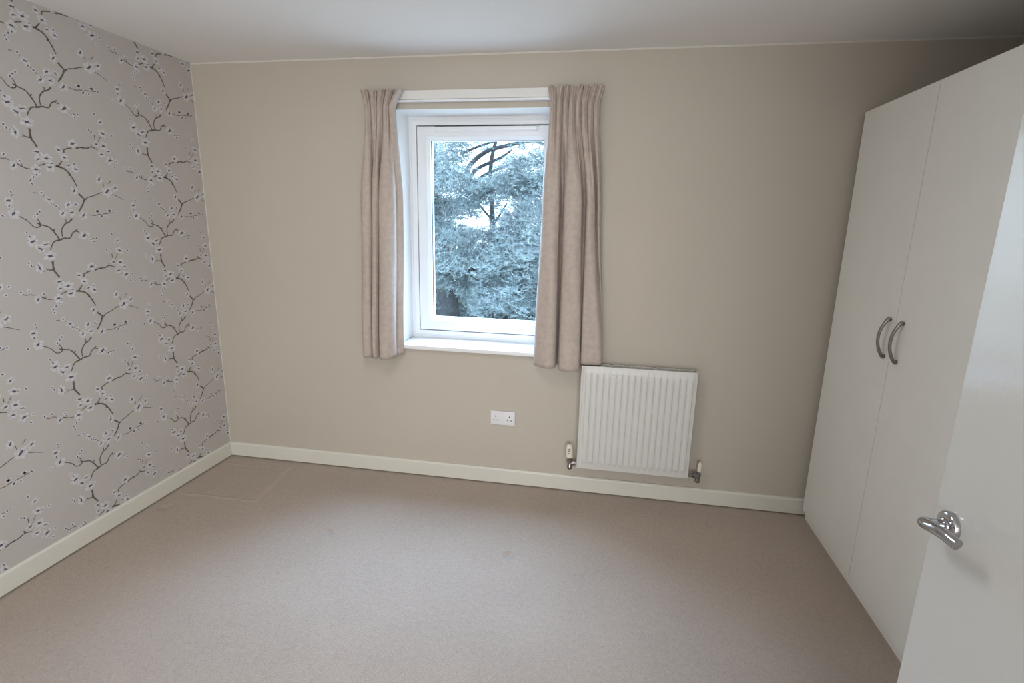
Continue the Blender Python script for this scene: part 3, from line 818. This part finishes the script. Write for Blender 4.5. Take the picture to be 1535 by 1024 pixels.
# ================================================================== DOOR (standing open, hinged on the return wall)
door = empty('door_1')
struct(door, 'white gloss room door standing open at the right')
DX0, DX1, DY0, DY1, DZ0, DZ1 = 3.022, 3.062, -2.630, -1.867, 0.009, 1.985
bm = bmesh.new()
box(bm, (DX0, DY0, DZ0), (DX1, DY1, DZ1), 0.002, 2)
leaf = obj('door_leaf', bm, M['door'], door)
HC = Vector((DX0, -1.917, 1.046))
bm = bmesh.new()
lathe(bm, [(0.0262, 0.0), (0.0262, 0.0075), (0.0252, 0.0100), (0.0225, 0.0115), (0.0135, 0.0120), (0.0130, 0.0145), (0.0105, 0.016)], HC, (-1, 0, 0), 40)
rose = obj('handle_rose', bm, M['chrome'], leaf, True)
bm = bmesh.new()
path = catmull([HC + Vector(v) for v in ((-0.010, 0, 0), (-0.026, 0, 0.001), (-0.040, -0.001, 0.003), (-0.049, -0.008, 0.006), (-0.054, -0.024, 0.011), (-0.054, -0.045, 0.016), (-0.051, -0.066, 0.018), (-0.044, -0.090, 0.015))], 40)
radii = [0.0084 + 0.0014 * min(1, k / 12)  for k in range(40)]
tube(bm, path, radii, 20)
obj('lever_handle', bm, M['chrome'], leaf, True)
for z in (0.24, 1.0, 1.75):
    bm = bmesh.new()
    lathe(bm, [(0.006, 0.0), (0.006, 0.095)], (DX1 - 0.004, DY0 - 0.007, z), (0, 0, 1), 12)
    box(bm, (DX0 + 0.006, DY0 - 0.002, z), (DX1 - 0.004, DY0 + 0.0002, z + 0.095))
    obj('hinge', bm, M['chrome'], leaf, True)
at_base(door, ((DX0 + DX1) / 2, DY0, 0.0))
bm = bmesh.new()
box(bm, (3.064, -2.79, 0.0), (3.085, -2.655, 2.02), 0.002)
struct(obj('trim_3', bm, M['door']), 'white door frame post on the return wall')

# ================================================================== OUTSIDE
GZ = -2.8
struct(obj('ground', boxm((-30, 0.45, GZ - 0.3), (30, 60, GZ)), M['ground']), 'grass below the window')
nrng = np.random.default_rng(11)

def needle_mesh(name, P, A, Lg, material, parent, per=14, nl=0.05, nw=0.011):
    """shoots at P along A with length Lg, each bristling with thin needles; one mesh"""
    n = len(P)
    A = A / np.linalg.norm(A, axis=1, keepdims=True)
    t = nrng.random((n, per))
    rd = nrng.normal(size=(n, per, 3))
    ax = A[:, None, :]
    rd -= ax * (rd * ax).sum(2, keepdims=True)
    rd /= np.linalg.norm(rd, axis=2, keepdims=True) + 1e-9
    rd[:, :, 2] += 0.35
    base = P[:, None, :] + ax * (t * Lg[:, None])[:, :, None]
    d = ax * 0.75 + rd * 0.75
    tip = base + d * nl * nrng.uniform(0.7, 1.4, (n, per, 1))
    side = np.cross(d, nrng.normal(size=(n, per, 3)))
    side /= np.linalg.norm(side, axis=2, keepdims=True) + 1e-9
    side *= nw * 0.5
    tri = np.stack([base - side, base + side, tip], 2).reshape(-1, 3)
    # the shoot's own stem as a slim three-sided spike
    s1 = np.cross(A, np.array([0.1, 0.2, 1.0])); s1 /= np.linalg.norm(s1, axis=1, keepdims=True) + 1e-9
    s2 = np.cross(A, s1)
    w = 0.006
    e = P + A * Lg[:, None]
    st = np.concatenate([np.stack([P + s1 * w, P - s1 * w, e], 1), np.stack([P + s2 * w, P - s2 * w, e], 1)]).reshape(-1, 3)
    V = np.concatenate([tri, st]).astype(np.float32)
    nt_ = len(V) // 3
    me = bpy.data.meshes.new(name)
    me.vertices.add(len(V)); me.vertices.foreach_set('co', V.ravel())
    me.loops.add(len(V)); me.loops.foreach_set('vertex_index', np.arange(len(V), dtype=np.int32))
    me.polygons.add(nt_)
    me.polygons.foreach_set('loop_start', np.arange(0, len(V), 3, dtype=np.int32))
    me.polygons.foreach_set('loop_total', np.full(nt_, 3, dtype=np.int32))
    me.materials.append(material)
    me.update(); me.validate()
    o = link_mesh(name, me, parent)
    o['kind'] = 'stuff'
    return o

def bough_shoots(pts, spread, n):
    """shoots spread in a drooping plate about a bough"""
    c = np.array([tuple(v) for v in catmull(pts, 60)])
    k = nrng.integers(0, 60, n)
    tan = np.gradient(c, axis=0)[k]
    tan /= np.linalg.norm(tan, axis=1, keepdims=True) + 1e-9
    lat = np.cross(tan, np.array([0, 0, 1.0])); lat /= np.linalg.norm(lat, axis=1, keepdims=True) + 1e-9
    off = nrng.normal(size=n) * spread * 1.6
    P = c[k] + lat * off[:, None] + tan * nrng.normal(size=(n, 1)) * 0.05
    P[:, 2] += nrng.normal(size=n) * spread * 0.42 - 0.25 * off ** 2
    A = tan * nrng.uniform(0.3, 1.0, (n, 1)) + lat * np.sign(off)[:, None] * nrng.uniform(0.2, 1.0, (n, 1)) + nrng.normal(size=(n, 3)) * 0.25
    A[:, 2] += nrng.uniform(-0.15, 0.35, n)
    return P, A, nrng.uniform(0.08, 0.24, n)

trees = [empty('cedar_tree', (-0.58, 7.0, GZ)), empty('cedar_tree', (3.1, 7.4, GZ)), empty('cedar_tree', (-0.08, 9.0, GZ))]
for t_, lab in zip(trees, ('blue cedar with a thick trunk seen low at the left of the window', 'blue cedar whose feathery boughs reach in from the right of the window', 'thin dark trunked cedar with bare arching limbs against the sky')):
    tag(t_, lab, 'tree')
def limb(tree, name, pts, r0, r1, n=24):
    bm = bmesh.new()
    P = catmull(pts, n)
    tube(bm, [p - tree.location for p in P], [r0 + (r1 - r0) * k / (n - 1) for k in range(n)], 9)
    return obj(name, bm, M['bark'], tree, True)
limb(trees[0], 'trunk', [(-0.55, 7.0, GZ - 0.05), (-0.58, 7.0, -0.92), (-0.62, 7.0, -0.04), (-0.68, 7.05, 0.45), (-0.85, 7.1, 1.1), (-1.0, 7.2, 2.2), (-1.1, 7.3, 4.4)], 0.27, 0.10)
limb(trees[0], 'branch', [(-0.64, 7.0, 0.05), (-0.45, 6.9, 0.42), (-0.25, 6.7, 0.62), (0.3, 6.5, 0.75)], 0.10, 0.03)
limb(trees[1], 'trunk', [(3.1, 7.4, GZ - 0.05), (3.05, 7.4, 0.0), (3.1, 7.4, 2.2), (3.0, 7.4, 4.6)], 0.26, 0.09)
limb(trees[2], 'trunk', [(-0.06, 9.0, GZ - 0.05), (-0.08, 9.0, -0.55), (-0.13, 9.0, 0.53), (-0.16, 9.0, 1.43), (-0.2, 9.0, 2.16), (-0.23, 9.0, 2.56), (-0.19, 9.0, 2.98), (-0.08, 9.0, 3.42), (0.01, 9.0, 4.3)], 0.075, 0.03)
for t_i, r0, r1, pts in LIMBS:
    limb(trees[t_i], 'branch', pts, r0 * 1.5, r1 * 1.5, 14)

acc = {0: [], 1: [], 2: []}
for t_i, spread, n, pts in BOUGHS:
    acc[t_i].append(bough_shoots(pts, spread, int(n * (DENS if pts[0][2] < 1.35 else DENS * 0.6))))
# the rest of each crown, which goes on beyond the window opening
for t_i, (cx_, cy_, r_) in ((0, (-0.9, 7.1, 2.6)), (1, (3.05, 7.4, 2.3)), (2, (-0.1, 9.2, 1.8))):
    for k in range(44):
        a = k * 2.399 + t_i
        z = -1.6 + 6.2 * k / 44
        L_ = r_ * (1.0 - 0.5 * max(0, z) / 5.0)
        e = Vector((cx_ + math.cos(a) * L_, cy_ + math.sin(a) * L_, z + 0.15))
        # keep clear of the stretch of crown already laid out bough by bough
        if e.y < cy_ + 0.3 and -1.3 < e.x < 1.6 and -0.6 < z < 3.3:
            continue
        if t_i == 2 and z > 0.6:
            continue
        p = [Vector((cx_, cy_, z - 0.2)), Vector((cx_, cy_, z)).lerp(e, 0.5) + Vector((0, 0, 0.22)), e, e + Vector((math.cos(a) * 0.25, math.sin(a) * 0.25, -0.12))]
        ok = all(not (-1.1 < q.x < 1.35 and 0.9 < q.z < 3.1) for q in (p[1], p[2]))
        if not ok:
            continue
        acc[t_i].append(bough_shoots(p, 0.26, 300))
        limb(trees[t_i], 'branch', p[:3], 0.04, 0.012, 8)
for t_i, lst in acc.items():
    P = np.concatenate([x[0] for x in lst]) - np.array(trees[t_i].location)
    A = np.concatenate([x[1] for x in lst]); Lg = np.concatenate([x[2] for x in lst])
    needle_mesh('needle_foliage', P, A, Lg, M['needles'], trees[t_i])

# clipped conifer hedge far below
hd = empty('conifer_hedge', (0.0, 11.5, GZ))
tag(hd, 'dark green conifer hedge standing behind the cedar trunks', 'hedge')
n = 5200
P = np.stack([nrng.uniform(-7, 7, n), nrng.uniform(-0.7, 0.7, n), nrng.uniform(0.1, 1.0, n) ** 0.6 * 2.35], 1)
P[:, 2] *= 1 + 0.06 * np.sin(P[:, 0] * 2.1) + 0.05 * np.sin(P[:, 0] * 5.3)
A = np.stack([nrng.normal(size=n) * 0.4, nrng.normal(size=n) * 0.5 - 0.3, nrng.uniform(0.2, 1.0, n)], 1)
needle_mesh('needle_foliage', P, A, nrng.uniform(0.12, 0.3, n), M['needles_dark'], hd, per=10, nl=0.11, nw=0.03)
bm = bmesh.new()
box(bm, (-6.8, -0.4, 0.0), (6.8, 0.4, 1.9))
obj('hedge_stems', bm, M['needles_dark'], hd)
